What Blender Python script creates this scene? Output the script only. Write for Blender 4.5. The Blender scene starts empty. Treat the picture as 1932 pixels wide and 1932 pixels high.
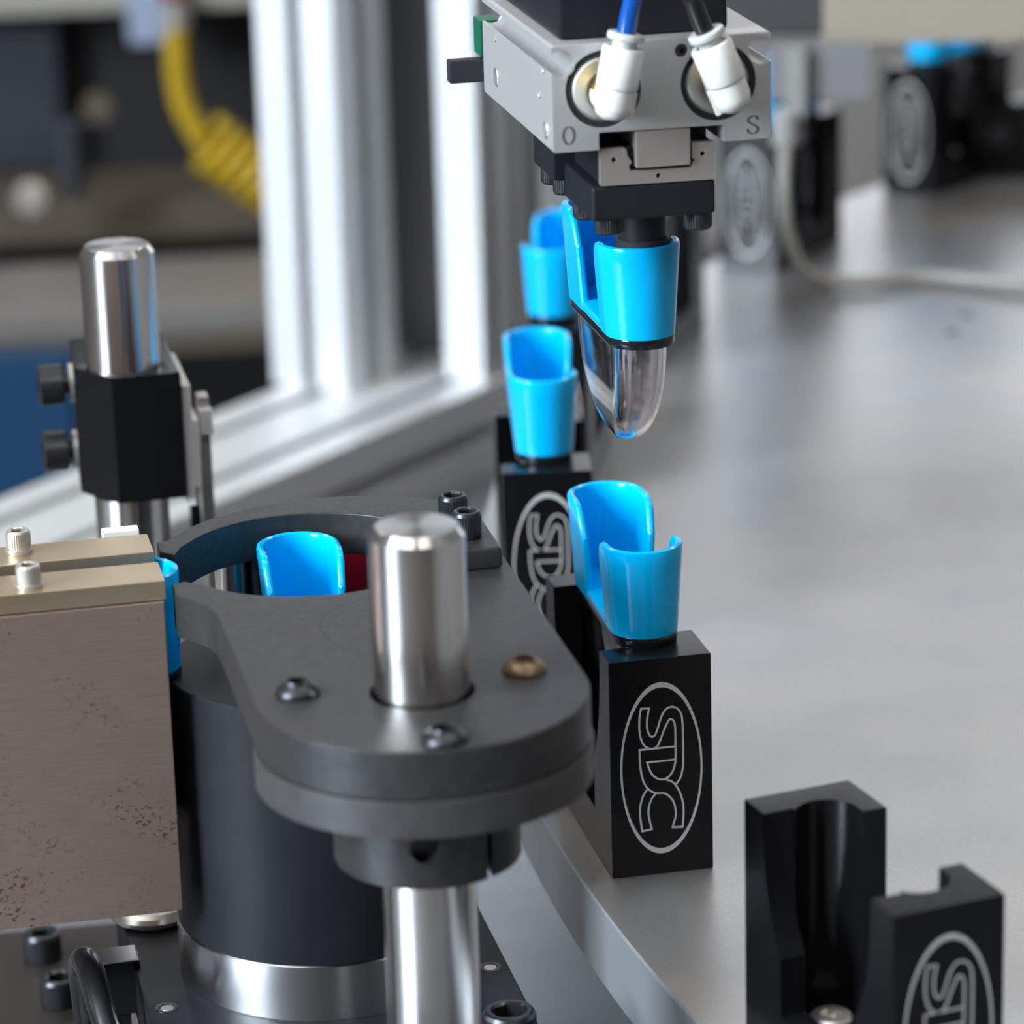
import bpy, bmesh, math, random
from mathutils import Vector, Matrix
random.seed(7)
S = 0.001
SC = bpy.context.scene
COL = SC.collection
R = math.radians

# ------------------------------------------------------------------ camera
cam = bpy.data.cameras.new('camera')
camo = bpy.data.objects.new('camera', cam); COL.objects.link(camo)
th, ro, fpx = R(17.7), R(1.65), 6666.0
F = Vector((0, math.cos(th), -math.sin(th))); R0 = Vector((1, 0, 0)); U0 = Vector((0, math.sin(th), math.cos(th)))
rr = math.cos(ro) * R0 - math.sin(ro) * U0
uu = math.sin(ro) * R0 + math.cos(ro) * U0
m = Matrix((rr, uu, -F)).transposed().to_4x4(); m.translation = (0, 0, 0.3474)
camo.matrix_world = m
cam.sensor_width = 36.0; cam.lens = fpx / 1932 * 36.0
cam.clip_start = 0.01; cam.clip_end = 50
cam.dof.use_dof = True; cam.dof.focus_distance = 0.840; cam.dof.aperture_fstop = 12.6
SC.camera = camo

# ------------------------------------------------------------------ world, exposure
w = bpy.data.worlds.new('world'); SC.world = w; w.use_nodes = True
w.node_tree.nodes['Background'].inputs[0].default_value = (0.6, 0.65, 0.72, 1)
w.node_tree.nodes['Background'].inputs[1].default_value = 0.4
SC.view_settings.view_transform = 'Standard'; SC.view_settings.look = 'None'
SC.view_settings.exposure = 0.0; SC.view_settings.gamma = 1.0
SC.view_settings.use_curve_mapping = False
SC.cycles.max_bounces = 9; SC.cycles.diffuse_bounces = 3; SC.cycles.glossy_bounces = 4; SC.cycles.transmission_bounces = 8
SC.cycles.caustics_reflective = False; SC.cycles.caustics_refractive = False; SC.cycles.sample_clamp_indirect = 6.0
WIN_LEFT, BACK_FILL, LAMP = 40.0, 1.7, 16.0      # radiance of the daylight pane, added back pane and ceiling lamps

# ------------------------------------------------------------------ materials
def new_mat(name):
    mt = bpy.data.materials.new(name); mt.use_nodes = True
    nt = mt.node_tree; b = nt.nodes['Principled BSDF']
    return mt, nt, b

def M(name, col, metal=0.0, rough=0.5, spec=0.5, cn=None, rn=None, bump=None, coat=0.0, stretch=None, aniso=0.0):
    """cn=(scale, other colour, contrast lo, hi); rn=(scale, rough2); bump=(scale, strength)"""
    mt, nt, b = new_mat(name); N, L = nt.nodes, nt.links
    b.inputs['Base Color'].default_value = (*col, 1); b.inputs['Metallic'].default_value = metal
    b.inputs['Roughness'].default_value = rough; b.inputs['Specular IOR Level'].default_value = spec
    b.inputs['Coat Weight'].default_value = coat; b.inputs['Coat Roughness'].default_value = 0.08
    b.inputs['Anisotropic'].default_value = aniso
    if aniso:
        tg = N.new('ShaderNodeTangent'); tg.direction_type = 'RADIAL'; tg.axis = 'Z'
        L.new(tg.outputs[0], b.inputs['Tangent']); b.inputs['Anisotropic Rotation'].default_value = 0.25
    tc = N.new('ShaderNodeTexCoord'); mp = N.new('ShaderNodeMapping')
    L.new(tc.outputs['Object'], mp.inputs['Vector'])
    if stretch: mp.inputs['Scale'].default_value = stretch
    def noise(sc, det=4):
        n = N.new('ShaderNodeTexNoise'); n.inputs['Scale'].default_value = sc; n.inputs['Detail'].default_value = det
        L.new(mp.outputs[0], n.inputs['Vector']); return n
    if cn:
        n = noise(cn[0]); rp = N.new('ShaderNodeValToRGB')
        rp.color_ramp.elements[0].position = cn[2]; rp.color_ramp.elements[1].position = cn[3]
        rp.color_ramp.elements[0].color = (*col, 1); rp.color_ramp.elements[1].color = (*cn[1], 1)
        L.new(n.outputs[0], rp.inputs[0]); L.new(rp.outputs[0], b.inputs['Base Color'])
    if rn:
        n = noise(rn[0]); mr = N.new('ShaderNodeMapRange')
        mr.inputs[1].default_value = 0.3; mr.inputs[2].default_value = 0.7
        mr.inputs[3].default_value = rough; mr.inputs[4].default_value = rn[1]
        L.new(n.outputs[0], mr.inputs[0]); L.new(mr.outputs[0], b.inputs['Roughness'])
    if bump:
        n = noise(bump[0], 3); bp = N.new('ShaderNodeBump')
        bp.inputs['Strength'].default_value = bump[1]; bp.inputs['Distance'].default_value = 0.0002
        L.new(n.outputs[0], bp.inputs['Height']); L.new(bp.outputs[0], b.inputs['Normal'])
    return mt

def emit_mat(name, col, st):
    mt = bpy.data.materials.new(name); mt.use_nodes = True; nt = mt.node_tree
    nt.nodes.remove(nt.nodes['Principled BSDF'])
    e = nt.nodes.new('ShaderNodeEmission'); e.inputs[0].default_value = (*col, 1); e.inputs[1].default_value = st
    nt.links.new(e.outputs[0], nt.nodes['Material Output'].inputs[0]); return mt

plug_m = M('satin_plug', (0.62, 0.61, 0.56), 0.8, 0.5)
rim_m = M('brushed_edge', (0.70, 0.74, 0.79), 0.75, 0.36, rn=(60, 0.44), bump=(900, 0.06), aniso=0.8)
anod = M('black_anodised', (0.006, 0.006, 0.007), 0.0, 0.15, 0.26, rn=(900, 0.26))
oxide = M('black_oxide_steel', (0.050, 0.050, 0.052), 0.65, 0.42, 0.4, cn=(420, (0.068, 0.067, 0.066), 0.35, 0.75), rn=(900, 0.50), bump=(2500, 0.14))
oxide_dark = M('dark_oxide', (0.010, 0.011, 0.014), 0.0, 0.48, 0.22, cn=(90, (0.015, 0.016, 0.020), 0.3, 0.8), bump=(2500, 0.08))
flange_m = M('grey_parkerised', (0.070, 0.068, 0.070), 0.5, 0.50, 0.4, cn=(220, (0.09, 0.088, 0.088), 0.3, 0.8))
screw_m = M('black_oxide_screw', (0.055, 0.058, 0.065), 0.8, 0.32, bump=(3000, 0.1))
rusty_m = M('rusty_screw', (0.16, 0.10, 0.065), 0.6, 0.42, cn=(700, (0.30, 0.22, 0.15), 0.4, 0.7))
steel = M('ground_steel', (0.74, 0.71, 0.68), 1.0, 0.19, aniso=0.85)
stainless = M('stainless', (0.66, 0.62, 0.57), 0.78, 0.32, stretch=(1, 1, 8), bump=(900, 0.06))
alu_gun = M('grey_anodised', (0.58, 0.58, 0.58), 0.6, 0.46, bump=(3500, 0.12))
alu_ring = M('turned_aluminium', (0.80, 0.81, 0.83), 1.0, 0.24, aniso=0.85)
profile_m = M('extruded_aluminium', (0.82, 0.84, 0.86), 0.45, 0.42, stretch=(40, 40, 1), bump=(60, 0.05))
profile_slot = M('slot_shadow_aluminium', (0.30, 0.33, 0.36), 0.6, 0.5)
white_pl = M('white_plastic', (0.82, 0.82, 0.80), 0, 0.38, 0.5)
gland_m = M('grey_gland', (0.28, 0.28, 0.27), 0, 0.5)
grey_pl = M('pale_grey_plastic', (0.55, 0.58, 0.57), 0, 0.4)
rubber = M('black_rubber', (0.022, 0.023, 0.026), 0, 0.62, 0.3, bump=(1500, 0.2))
brass = M('brass', (0.78, 0.58, 0.25), 1.0, 0.25)
gasket_m = M('black_gasket', (0.006, 0.010, 0.014), 0, 0.14, 0.5)
logo_m = M('engraved_silver', (0.56, 0.55, 0.54), 0.2, 0.55, bump=(6000, 0.2))
ink_m = M('engraved_dark', (0.10, 0.10, 0.10), 0, 0.6)
red_m = M('red_acrylic', (0.22, 0.002, 0.014), 0, 0.3)
cable_m = M('grey_cable', (0.30, 0.29, 0.265), 0, 0.5)
black_cable = M('black_cable', (0.012, 0.012, 0.013), 0, 0.22)
blue_panel_m = M('blue_paint', (0.0, 0.036, 0.10), 0, 0.5)
dark_paint = M('dark_machine_paint', (0.009, 0.009, 0.010), 0, 0.6)
slate_paint = M('slate_paint', (0.022, 0.027, 0.036), 0, 0.55)  # background slate, brown, grey, beige and yellow: shade put into the colour
brown_steel = M('brown_steel', (0.10, 0.078, 0.058), 0.1, 0.5)
grey_steel = M('worn_grey_steel', (0.23, 0.215, 0.20), 0.3, 0.45)
beige_m = M('beige_paint', (0.34, 0.325, 0.28), 0, 0.5)
warm_plate = M('warm_brushed_plate', (0.46, 0.41, 0.33), 0.4, 0.40, stretch=(1, 1, 10), bump=(300, 0.05))
yellow_m = M('yellow_hose', (0.44, 0.29, 0.008), 0, 0.4)
green_m = M('green_plastic', (0.0, 0.10, 0.05), 0, 0.5)
wall_m = M('wall_paint', (0.62, 0.63, 0.64), 0, 0.8)
wall_dark = M('brown_wall_paint', (0.065, 0.052, 0.043), 0, 0.8)
wall_mid = M('grey_wall_paint', (0.33, 0.33, 0.34), 0, 0.8)
floor_m = M('concrete_floor', (0.11, 0.105, 0.10), 0, 0.6, cn=(3, (0.15, 0.145, 0.14), 0.3, 0.7))
deck_m = M('machined_deck', (0.34, 0.36, 0.39), 0.85, 0.33, stretch=(1, 6, 1), rn=(40, 0.45), bump=(200, 0.05))

def mat_blue():
    mt, nt, b = new_mat('cyan_blue_plastic')
    b.inputs['Base Color'].default_value = (0.0, 0.455, 0.90, 1)
    b.inputs['Roughness'].default_value = 0.16; b.inputs['Specular IOR Level'].default_value = 0.32
    return mt
blue = mat_blue()

def mat_clear(name, col, rough=0.02):
    mt, nt, b = new_mat(name)
    b.inputs['Base Color'].default_value = (*col, 1); b.inputs['Roughness'].default_value = rough
    b.inputs['Transmission Weight'].default_value = 1.0; b.inputs['IOR'].default_value = 1.47
    return mt
clear = mat_clear('smoky_clear_plastic', (0.90, 0.86, 0.87))
blue_tube = M('blue_polyurethane', (0.004, 0.075, 0.36), 0, 0.14, 0.5, coat=0.6)

def mat_table():
    mt, nt, b = new_mat('orbital_brushed_aluminium'); N, L = nt.nodes, nt.links
    b.inputs['Metallic'].default_value = 0.80; b.inputs['Roughness'].default_value = 0.3
    tc = N.new('ShaderNodeTexCoord')
    n1 = N.new('ShaderNodeTexNoise'); n1.inputs['Scale'].default_value = 26; n1.inputs['Detail'].default_value = 5
    n2 = N.new('ShaderNodeTexNoise'); n2.inputs['Scale'].default_value = 900; n2.inputs['Detail'].default_value = 2; n2.inputs['Distortion'].default_value = 2.5
    mp = N.new('ShaderNodeMapping'); mp.inputs['Scale'].default_value = (1, 3.2, 1); mp.inputs['Rotation'].default_value = (0, 0, R(28))
    L.new(tc.outputs['Object'], n1.inputs['Vector']); L.new(tc.outputs['Object'], mp.inputs[0]); L.new(mp.outputs[0], n2.inputs['Vector'])
    rp = N.new('ShaderNodeValToRGB'); e = rp.color_ramp.elements
    e[0].position = 0.3; e[0].color = (0.50, 0.505, 0.515, 1); e[1].position = 0.72; e[1].color = (0.60, 0.59, 0.585, 1)
    L.new(n1.outputs[0], rp.inputs[0])
    mx = N.new('ShaderNodeMix'); mx.data_type = 'RGBA'; mx.blend_type = 'MULTIPLY'; mx.inputs[0].default_value = 0.45
    rp2 = N.new('ShaderNodeValToRGB'); e = rp2.color_ramp.elements
    e[0].position = 0.38; e[0].color = (0.62, 0.62, 0.62, 1); e[1].position = 0.62; e[1].color = (1, 1, 1, 1)
    L.new(n2.outputs[0], rp2.inputs[0]); L.new(rp.outputs[0], mx.inputs[6]); L.new(rp2.outputs[0], mx.inputs[7])
    L.new(mx.outputs[2], b.inputs['Base Color'])
    mr = N.new('ShaderNodeMapRange'); mr.inputs[1].default_value = 0.35; mr.inputs[2].default_value = 0.65
    mr.inputs[3].default_value = 0.29; mr.inputs[4].default_value = 0.33
    L.new(n1.outputs[0], mr.inputs[0]); L.new(mr.outputs[0], b.inputs['Roughness'])
    bp = N.new('ShaderNodeBump'); bp.inputs['Strength'].default_value = 0.22; bp.inputs['Distance'].default_value = 0.0001
    L.new(n2.outputs[0], bp.inputs['Height']); L.new(bp.outputs[0], b.inputs['Normal'])
    return mt
table_m = mat_table()

def mat_chute():
    mt, nt, b = new_mat('rust_flecked_plate'); N, L = nt.nodes, nt.links
    b.inputs['Metallic'].default_value = 0.85
    tc = N.new('ShaderNodeTexCoord')
    def noise(sc, det, scale=None, dist=0):
        n = N.new('ShaderNodeTexNoise'); n.inputs['Scale'].default_value = sc; n.inputs['Detail'].default_value = det
        n.inputs['Distortion'].default_value = dist
        if scale:
            mp = N.new('ShaderNodeMapping'); mp.inputs['Scale'].default_value = scale
            L.new(tc.outputs['Object'], mp.inputs[0]); L.new(mp.outputs[0], n.inputs['Vector'])
        else: L.new(tc.outputs['Object'], n.inputs['Vector'])
        return n
    def rng(o, a, c):
        r = N.new('ShaderNodeMapRange'); r.inputs[1].default_value = a; r.inputs[2].default_value = c
        L.new(o, r.inputs[0]); return r.outputs[0]
    spk = rng(noise(900, 5, (0.8, 1, 1.2), 0.5).outputs[0], 0.585, 0.63)
    clu = rng(noise(46, 3).outputs[0], 0.50, 0.62)
    mul = N.new('ShaderNodeMath'); mul.operation = 'MULTIPLY'; L.new(spk, mul.inputs[0]); L.new(clu, mul.inputs[1])
    br = noise(160, 3, (0.6, 1, 18))
    rp = N.new('ShaderNodeValToRGB'); e = rp.color_ramp.elements
    e[0].position = 0.3; e[0].color = (0.40, 0.30, 0.255, 1); e[1].position = 0.7; e[1].color = (0.49, 0.375, 0.32, 1)
    L.new(br.outputs[0], rp.inputs[0])
    mx = N.new('ShaderNodeMix'); mx.data_type = 'RGBA'; L.new(mul.outputs[0], mx.inputs[0])
    L.new(rp.outputs[0], mx.inputs[6]); mx.inputs[7].default_value = (0.13, 0.05, 0.03, 1)
    L.new(mx.outputs[2], b.inputs['Base Color'])
    mr = N.new('ShaderNodeMapRange'); mr.inputs[3].default_value = 0.40; mr.inputs[4].default_value = 0.75
    L.new(mul.outputs[0], mr.inputs[0]); L.new(mr.outputs[0], b.inputs['Roughness'])
    bp = N.new('ShaderNodeBump'); bp.inputs['Strength'].default_value = 0.1; bp.inputs['Distance'].default_value = 0.0001
    L.new(br.outputs[0], bp.inputs['Height']); L.new(bp.outputs[0], b.inputs['Normal'])
    return mt
chute_m = mat_chute()
rail_m = M('nickel_rail', (0.58, 0.45, 0.29), 0.9, 0.32, cn=(70, (0.66, 0.54, 0.39), 0.3, 0.7), stretch=(0.5, 1, 6), bump=(400, 0.06))

# ------------------------------------------------------------------ geometry helpers (millimetres)
def link(me, name, mat, parent=None, ang=32):
    for p in me.polygons: p.use_smooth = True
    me.set_sharp_from_angle(angle=R(ang))
    o = bpy.data.objects.new(name, me); COL.objects.link(o)
    if mat is not None:
        me.materials.clear(); me.materials.append(mat)
    if parent: o.parent = parent
    if ang < 40:
        wn = o.modifiers.new('weighted_normal', 'WEIGHTED_NORMAL'); wn.keep_sharp = True
    return o

def tag(o, label, cat=None, group=None, kind=None):
    if label: o['label'] = label
    if cat: o['category'] = cat
    if group: o['group'] = group
    if kind: o['kind'] = kind
    return o

def thing(name, label, cat, loc=(0, 0, 0), rz=0, group=None):
    o = bpy.data.objects.new(name, None); COL.objects.link(o)
    o.empty_display_size = 0.01
    o.location = Vector(loc) * S; o.rotation_euler = (0, 0, R(rz))
    return tag(o, label, cat, group)

class B:
    def __init__(s): s.bm = bmesh.new()
    def _xf(s, vs, mtx):
        if mtx is not None: bmesh.ops.transform(s.bm, matrix=mtx, verts=vs)
    def box(s, x0, x1, y0, y1, z0, z1, bev=0, mtx=None, seg=2):
        r = bmesh.ops.create_cube(s.bm, size=1)
        vs = r['verts']
        for v in vs:
            v.co = Vector((x0 + (v.co.x + .5) * (x1 - x0), y0 + (v.co.y + .5) * (y1 - y0), z0 + (v.co.z + .5) * (z1 - z0)))
        if bev:
            es = list({e for v in vs for e in v.link_edges})
            g = bmesh.ops.bevel(s.bm, geom=es, offset=bev, segments=seg, profile=0.5, affect='EDGES')
            vs = list({v for f in g['faces'] for v in f.verts} | {v for v in vs if v.is_valid})
        s._xf(vs, mtx); return s
    def lathe(s, prof, seg=48, mtx=None, close=True):
        bm = s.bm; rings = []
        for r, z in prof:
            if r <= 1e-6: rings.append([bm.verts.new((0, 0, z))])
            else: rings.append([bm.verts.new((r * math.cos(2 * math.pi * i / seg), r * math.sin(2 * math.pi * i / seg), z)) for i in range(seg)])
        for a, b in zip(rings, rings[1:]):
            for i in range(seg):
                j = (i + 1) % seg
                if len(a) == 1 and len(b) == 1: continue
                if len(a) == 1: bm.faces.new((a[0], b[j], b[i]))
                elif len(b) == 1: bm.faces.new((a[i], a[j], b[0]))
                else: bm.faces.new((a[i], a[j], b[j], b[i]))
        s._xf([v for rg in rings for v in rg], mtx); return s
    def grid(s, rows, closed=False, caps=False):
        bm = s.bm; vr = [[bm.verts.new(p) for p in row] for row in rows]
        n = len(rows[0])
        for a, b in zip(vr, vr[1:]):
            for i in range(n if closed else n - 1):
                j = (i + 1) % n; bm.faces.new((a[i], a[j], b[j], b[i]))
        if caps:
            bm.faces.new(vr[0][::-1]); bm.faces.new(vr[-1])
        return s
    def tube(s, pts, r, seg=16, caps=True, r_of=None):
        pts = [Vector(p) for p in pts]; rows = []
        t0 = (pts[1] - pts[0]).normalized()
        up = Vector((0, 0, 1)) if abs(t0.z) < 0.9 else Vector((1, 0, 0))
        nrm = t0.cross(up).normalized()
        for i, p in enumerate(pts):
            t = (pts[min(i + 1, len(pts) - 1)] - pts[max(i - 1, 0)]).normalized()
            nrm = (nrm - t * nrm.dot(t)).normalized(); bn = t.cross(nrm)
            ri = r_of(i) if r_of else r
            rows.append([tuple(p + (nrm * math.cos(2 * math.pi * k / seg) + bn * math.sin(2 * math.pi * k / seg)) * ri) for k in range(seg)])
        return s.grid(rows, True, caps)
    def add(s, me, mtx=None):
        n = len(s.bm.verts); s.bm.from_mesh(me); s.bm.verts.ensure_lookup_table()
        s._xf(s.bm.verts[n:], mtx); return s
    def mesh(s, name='mesh', scale=S):
        bmesh.ops.recalc_face_normals(s.bm, faces=s.bm.faces)
        if scale != 1: bmesh.ops.scale(s.bm, vec=(scale,) * 3, verts=s.bm.verts)
        me = bpy.data.meshes.new(name); s.bm.to_mesh(me); s.bm.free(); return me
    def obj(s, name, mat, parent=None, ang=32): return link(s.mesh(name), name, mat, parent, ang)

def prism_mesh(loops, z0, z1, bev=0.0):
    """2-D outlines (first outer, further ones holes), extruded; mesh in mm"""
    cu = bpy.data.curves.new('c', 'CURVE'); cu.dimensions = '2D'; cu.fill_mode = 'BOTH'
    h = (z1 - z0) / 2; cu.extrude = h - bev
    if bev: cu.bevel_depth = bev; cu.bevel_resolution = 1; cu.offset = -bev
    for lp in loops:
        sp = cu.splines.new('POLY'); sp.points.add(len(lp) - 1)
        for p, q in zip(sp.points, lp): p.co = (q[0], q[1], 0, 1)
        sp.use_cyclic_u = True
    o = bpy.data.objects.new('c', cu); COL.objects.link(o)
    dg = bpy.context.evaluated_depsgraph_get(); me = bpy.data.meshes.new_from_object(o.evaluated_get(dg))
    bpy.data.objects.remove(o); bpy.data.curves.remove(cu)
    bm = bmesh.new(); bm.from_mesh(me)
    bmesh.ops.remove_doubles(bm, verts=bm.verts, dist=0.001)
    bmesh.ops.translate(bm, vec=(0, 0, z0 + h), verts=bm.verts); bm.to_mesh(me); bm.free()
    return me
def prism(loops, z0, z1, bev=0.0, mtx=None): return B().add(prism_mesh(loops, z0, z1, bev), mtx)

def bool_cut(b, cutters):
    """b: B in mm, cutters: list of B in mm -> new B (mm)"""
    base = bpy.data.objects.new('a', b.mesh('a', 1)); COL.objects.link(base); tmp = []
    for c in cutters:
        co = bpy.data.objects.new('k', c.mesh('k', 1)); COL.objects.link(co); tmp.append(co)
        md = base.modifiers.new('b', 'BOOLEAN'); md.operation = 'DIFFERENCE'; md.object = co; md.solver = 'EXACT'
    dg = bpy.context.evaluated_depsgraph_get(); me = bpy.data.meshes.new_from_object(base.evaluated_get(dg))
    for o in tmp + [base]: bpy.data.objects.remove(o)
    r = B(); r.bm.from_mesh(me); return r

def circ(cx, cy, r, n=48, a0=0, a1=360, end=False):
    k = n + 1 if end else n
    return [(cx + r * math.cos(R(a0 + (a1 - a0) * i / n)), cy + r * math.sin(R(a0 + (a1 - a0) * i / n))) for i in range(k)]
def T(x, y, z): return Matrix.Translation((x, y, z))
UVZ = Matrix(((1, 0, 0, 0), (0, 0, 1, 0), (0, 1, 0, 0), (0, 0, 0, 1)))     # outline x,y -> u,z ; extrusion -> v
VZU = Matrix(((0, 0, 1, 0), (1, 0, 0, 0), (0, 1, 0, 0), (0, 0, 0, 1)))     # outline x,y -> v,z ; extrusion -> u

def spline(pts, n=8):
    P = [Vector(p) for p in pts]; P = [P[0] * 2 - P[1]] + P + [P[-1] * 2 - P[-2]]; out = []
    for i in range(1, len(P) - 2):
        for k in range(n):
            t = k / n; a, b, c, d = P[i - 1:i + 3]
            out.append(0.5 * ((2 * b) + (c - a) * t + (2 * a - 5 * b + 4 * c - d) * t * t + (3 * b - a - 3 * c + d) * t ** 3))
    return out + [P[-2]]

def socket(parent, r, z):
    B().lathe([(0, z), (r, z), (r, z - .1)], 6, Matrix.Rotation(R(30), 4, 'Z')).obj('socket', rubber, parent)  # dark hexagon disc that paints in the shade inside the screw recess
def cap_screw(parent, x, y, z, d=7.0, h=4.0, mat=None, washer=False, flip=False, name='cap_screw'):
    """socket head cap screw: knurled head sitting on z, hexagon socket"""
    mat = mat or screw_m; key = ('scs', d, h, flip)
    if key not in cap_screw.cache:
        b = B(); r = d / 2; n = 72; rows = []
        def ring(rad, zz, kn=0): return [((rad - (kn if i % 2 else 0)) * math.cos(2 * math.pi * i / n), (rad - (kn if i % 2 else 0)) * math.sin(2 * math.pi * i / n), zz) for i in range(n)]
        def hexr(rad, zz):
            out = []
            for i in range(n):
                a = 2 * math.pi * i / n; out.append((rad / math.cos((a % (math.pi / 3)) - math.pi / 6) * math.cos(a), rad / math.cos((a % (math.pi / 3)) - math.pi / 6) * math.sin(a), zz))
            return out
        kn = d * 0.022; hs = d * 0.27
        rows = [ring(r * .3, 0), ring(r * .93, 0), ring(r, h * .08, kn), ring(r, h * .80, kn), ring(r * .985, h * .86), ring(r * .9, h * .97), ring(r * .82, h), ring(r * .68, h), hexr(hs, h * .94), hexr(hs, h * .4)]
        b.grid(rows, True); bmn = b.bm
        bmn.verts.ensure_lookup_table(); bmn.faces.new(bmn.verts[-n:])
        if flip: bmesh.ops.transform(bmn, matrix=Matrix.Rotation(math.pi, 4, 'X'), verts=bmn.verts)
        cap_screw.cache[key] = b.mesh('cap_screw')
    o = link(cap_screw.cache[key].copy(), name, mat, parent, 25)
    o.location = Vector((x, y, z)) * S; o.rotation_euler = (0, 0, random.uniform(0, 1))
    if not flip: socket(o, d * .27, h * .62)
    if washer:
        wr = B().lathe([(d * .3, -1.0), (d * .56, -1.0), (d * .58, -.8), (d * .58, -.2), (d * .56, 0), (d * .3, 0)], 40).obj('washer', mat, o)
    return o
cap_screw.cache = {}

def button_screw(parent, x, y, z, d=9.5, h=3.0, mat=None):
    b = B(); n = 72; r = d / 2
    def ring(rad, zz): return [(rad * math.cos(2 * math.pi * i / n), rad * math.sin(2 * math.pi * i / n), zz) for i in range(n)]
    def hexr(rad, zz):
        return [(rad / math.cos((2 * math.pi * i / n) % (math.pi / 3) - math.pi / 6) * math.cos(2 * math.pi * i / n), rad / math.cos((2 * math.pi * i / n) % (math.pi / 3) - math.pi / 6) * math.sin(2 * math.pi * i / n), zz) for i in range(n)]
    rows = [ring(r * .9, 0), ring(r, .25)] + [ring(r * math.cos(a) * 1.0 if a < 1.2 else r * .5, .3 + (h - .3) * math.sin(a)) for a in (0.1, .3, .5, .7, .85, .98)]
    rows += [ring(r * .52, h), hexr(r * .42, h * .97), hexr(r * .42, h * .15)]
    b.grid(rows, True); b.bm.verts.ensure_lookup_table(); b.bm.faces.new(b.bm.verts[-n:])
    o = b.obj('button_screw', mat or screw_m, parent, 30); o.location = Vector((x, y, z)) * S
    socket(o, r * .40, h * .55); return o

def copy_tree(o, parent=None):
    c = o.copy(); COL.objects.link(c); c.parent = parent
    for ch in list(o.children): copy_tree(ch, c)
    return c

ALPHA = 11.75
OX, OY = 22.15, 791.2            # near left foot of the nest under the gripper
FX, FY = -19.77, 689.3           # axis of the near shaft
TCX, TCY = 904.3, 1010.3         # turntable axis
def ow(u, v, z=0):
    a = R(ALPHA); return (OX + u * math.cos(a) - v * math.sin(a), OY + u * math.sin(a) + v * math.cos(a), z)
def fw(u, v, z=0):
    a = R(ALPHA); return (FX + u * math.cos(a) - v * math.sin(a), FY + u * math.sin(a) + v * math.cos(a), z)

# ================================================================== ROOM
XA, XB, YA, YB, ZA, ZB = -2400, 4000, -2300, 5200, -900, 2300
def st(name, b, mat): return tag(b.obj(name, mat), None, kind='structure')
st('floor', B().box(XA - 100, XB + 100, YA - 100, YB + 100, ZA - 60, ZA), floor_m)
st('ceiling', B().box(XA - 100, XB + 100, YA - 100, YB + 100, ZB, ZB + 60), wall_m)
st('wall_back', B().box(XA - 100, XB + 100, YB, YB + 100, ZA, ZB), wall_m)
st('wall_front', B().box(XA - 100, XB + 100, YA - 100, YA, ZA, ZB), wall_dark)
st('wall_left', B().box(XA - 100, XA, YA, YB, ZA, ZB), wall_mid)
st('wall_right', B().box(XB, XB + 100, YA, YB, ZA, ZB), wall_mid)
day = emit_mat('daylight_pane', (0.80, 0.90, 1.0), WIN_LEFT)
back_fill = emit_mat('back_fill_pane', (0.88, 0.93, 1.0), BACK_FILL)
lampm = emit_mat('lamp_diffuser', (1.0, 0.90, 0.76), LAMP)
def window(n, x0, x1, y0, y1, z0, z1, mat):
    pane = tag(B().box(x0, x1, y0, y1, z0, z1).obj('window_%d' % n, mat), None, kind='structure')
    fr = B()
    alongx = (x1 - x0) > (y1 - y0); t = 40
    for k in (0, .5, 1):
        if alongx:
            c = x0 + (x1 - x0) * k; fr.box(c - t / 2, c + t / 2, y0 - 12, y1 + 12, z0 - t, z1 + t)
        else:
            c = y0 + (y1 - y0) * k; fr.box(x0 - 12, x1 + 12, c - t / 2, c + t / 2, z0 - t, z1 + t)
    for zz in (z0, z1):
        if alongx: fr.box(x0 - t, x1 + t, y0 - 12, y1 + 12, zz - t / 2, zz + t / 2)
        else: fr.box(x0 - 12, x1 + 12, y0 - t, y1 + t, zz - t / 2, zz + t / 2)
    fr.obj('window_frame', wall_m, pane)
window(1, XA + 2, XA + 14, -1500, -100, 500, 2200, day)
window(2, -700, 3500, YB - 14, YB - 2, 350, 1750, back_fill)  # unseen pane and frame, added to give the tabletop an even bright reflection
for lx, ly, ll in [(-900, -1100, 'behind the viewer, nearest the left window'), (900, -1100, 'behind the viewer, away from the left window'),
                   (-900, 1000, 'over the left machine frame'), (900, 1000, 'straight over the turntable'),
                   (-900, 3200, 'over the dark cabinet'), (900, 3200, 'nearest the wide added back pane')]:
    l = thing('ceiling_lamp', 'white ceiling strip lamp ' + ll, 'lamp', (lx, ly, ZB), group='ceiling strip lamps')
    B().box(-640, 640, -110, 110, -40, 0, 4).obj('housing', white_pl, l)
    B().box(-610, 610, -90, 90, -46, -39).obj('diffuser', lampm, l)

# ================================================================== MACHINE DECK AND TURNTABLE
DZ = -110
dk = thing('machine_deck', 'grey machined deck plate below the turntable', 'deck', (600, 1300, ZA))
prism([[(-1490, -980), (1400, -980), (1400, 700), (-362, 700)]], DZ - ZA - 25, DZ - ZA, 1).obj('deck_plate', deck_m, dk)
for x, y in ((-1330, -910), (1330, -910), (1330, 630), (-250, 630)): B().box(x - 40, x + 40, y - 40, y + 40, 0, DZ - ZA - 25, 2).obj('leg', profile_m, dk)

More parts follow.
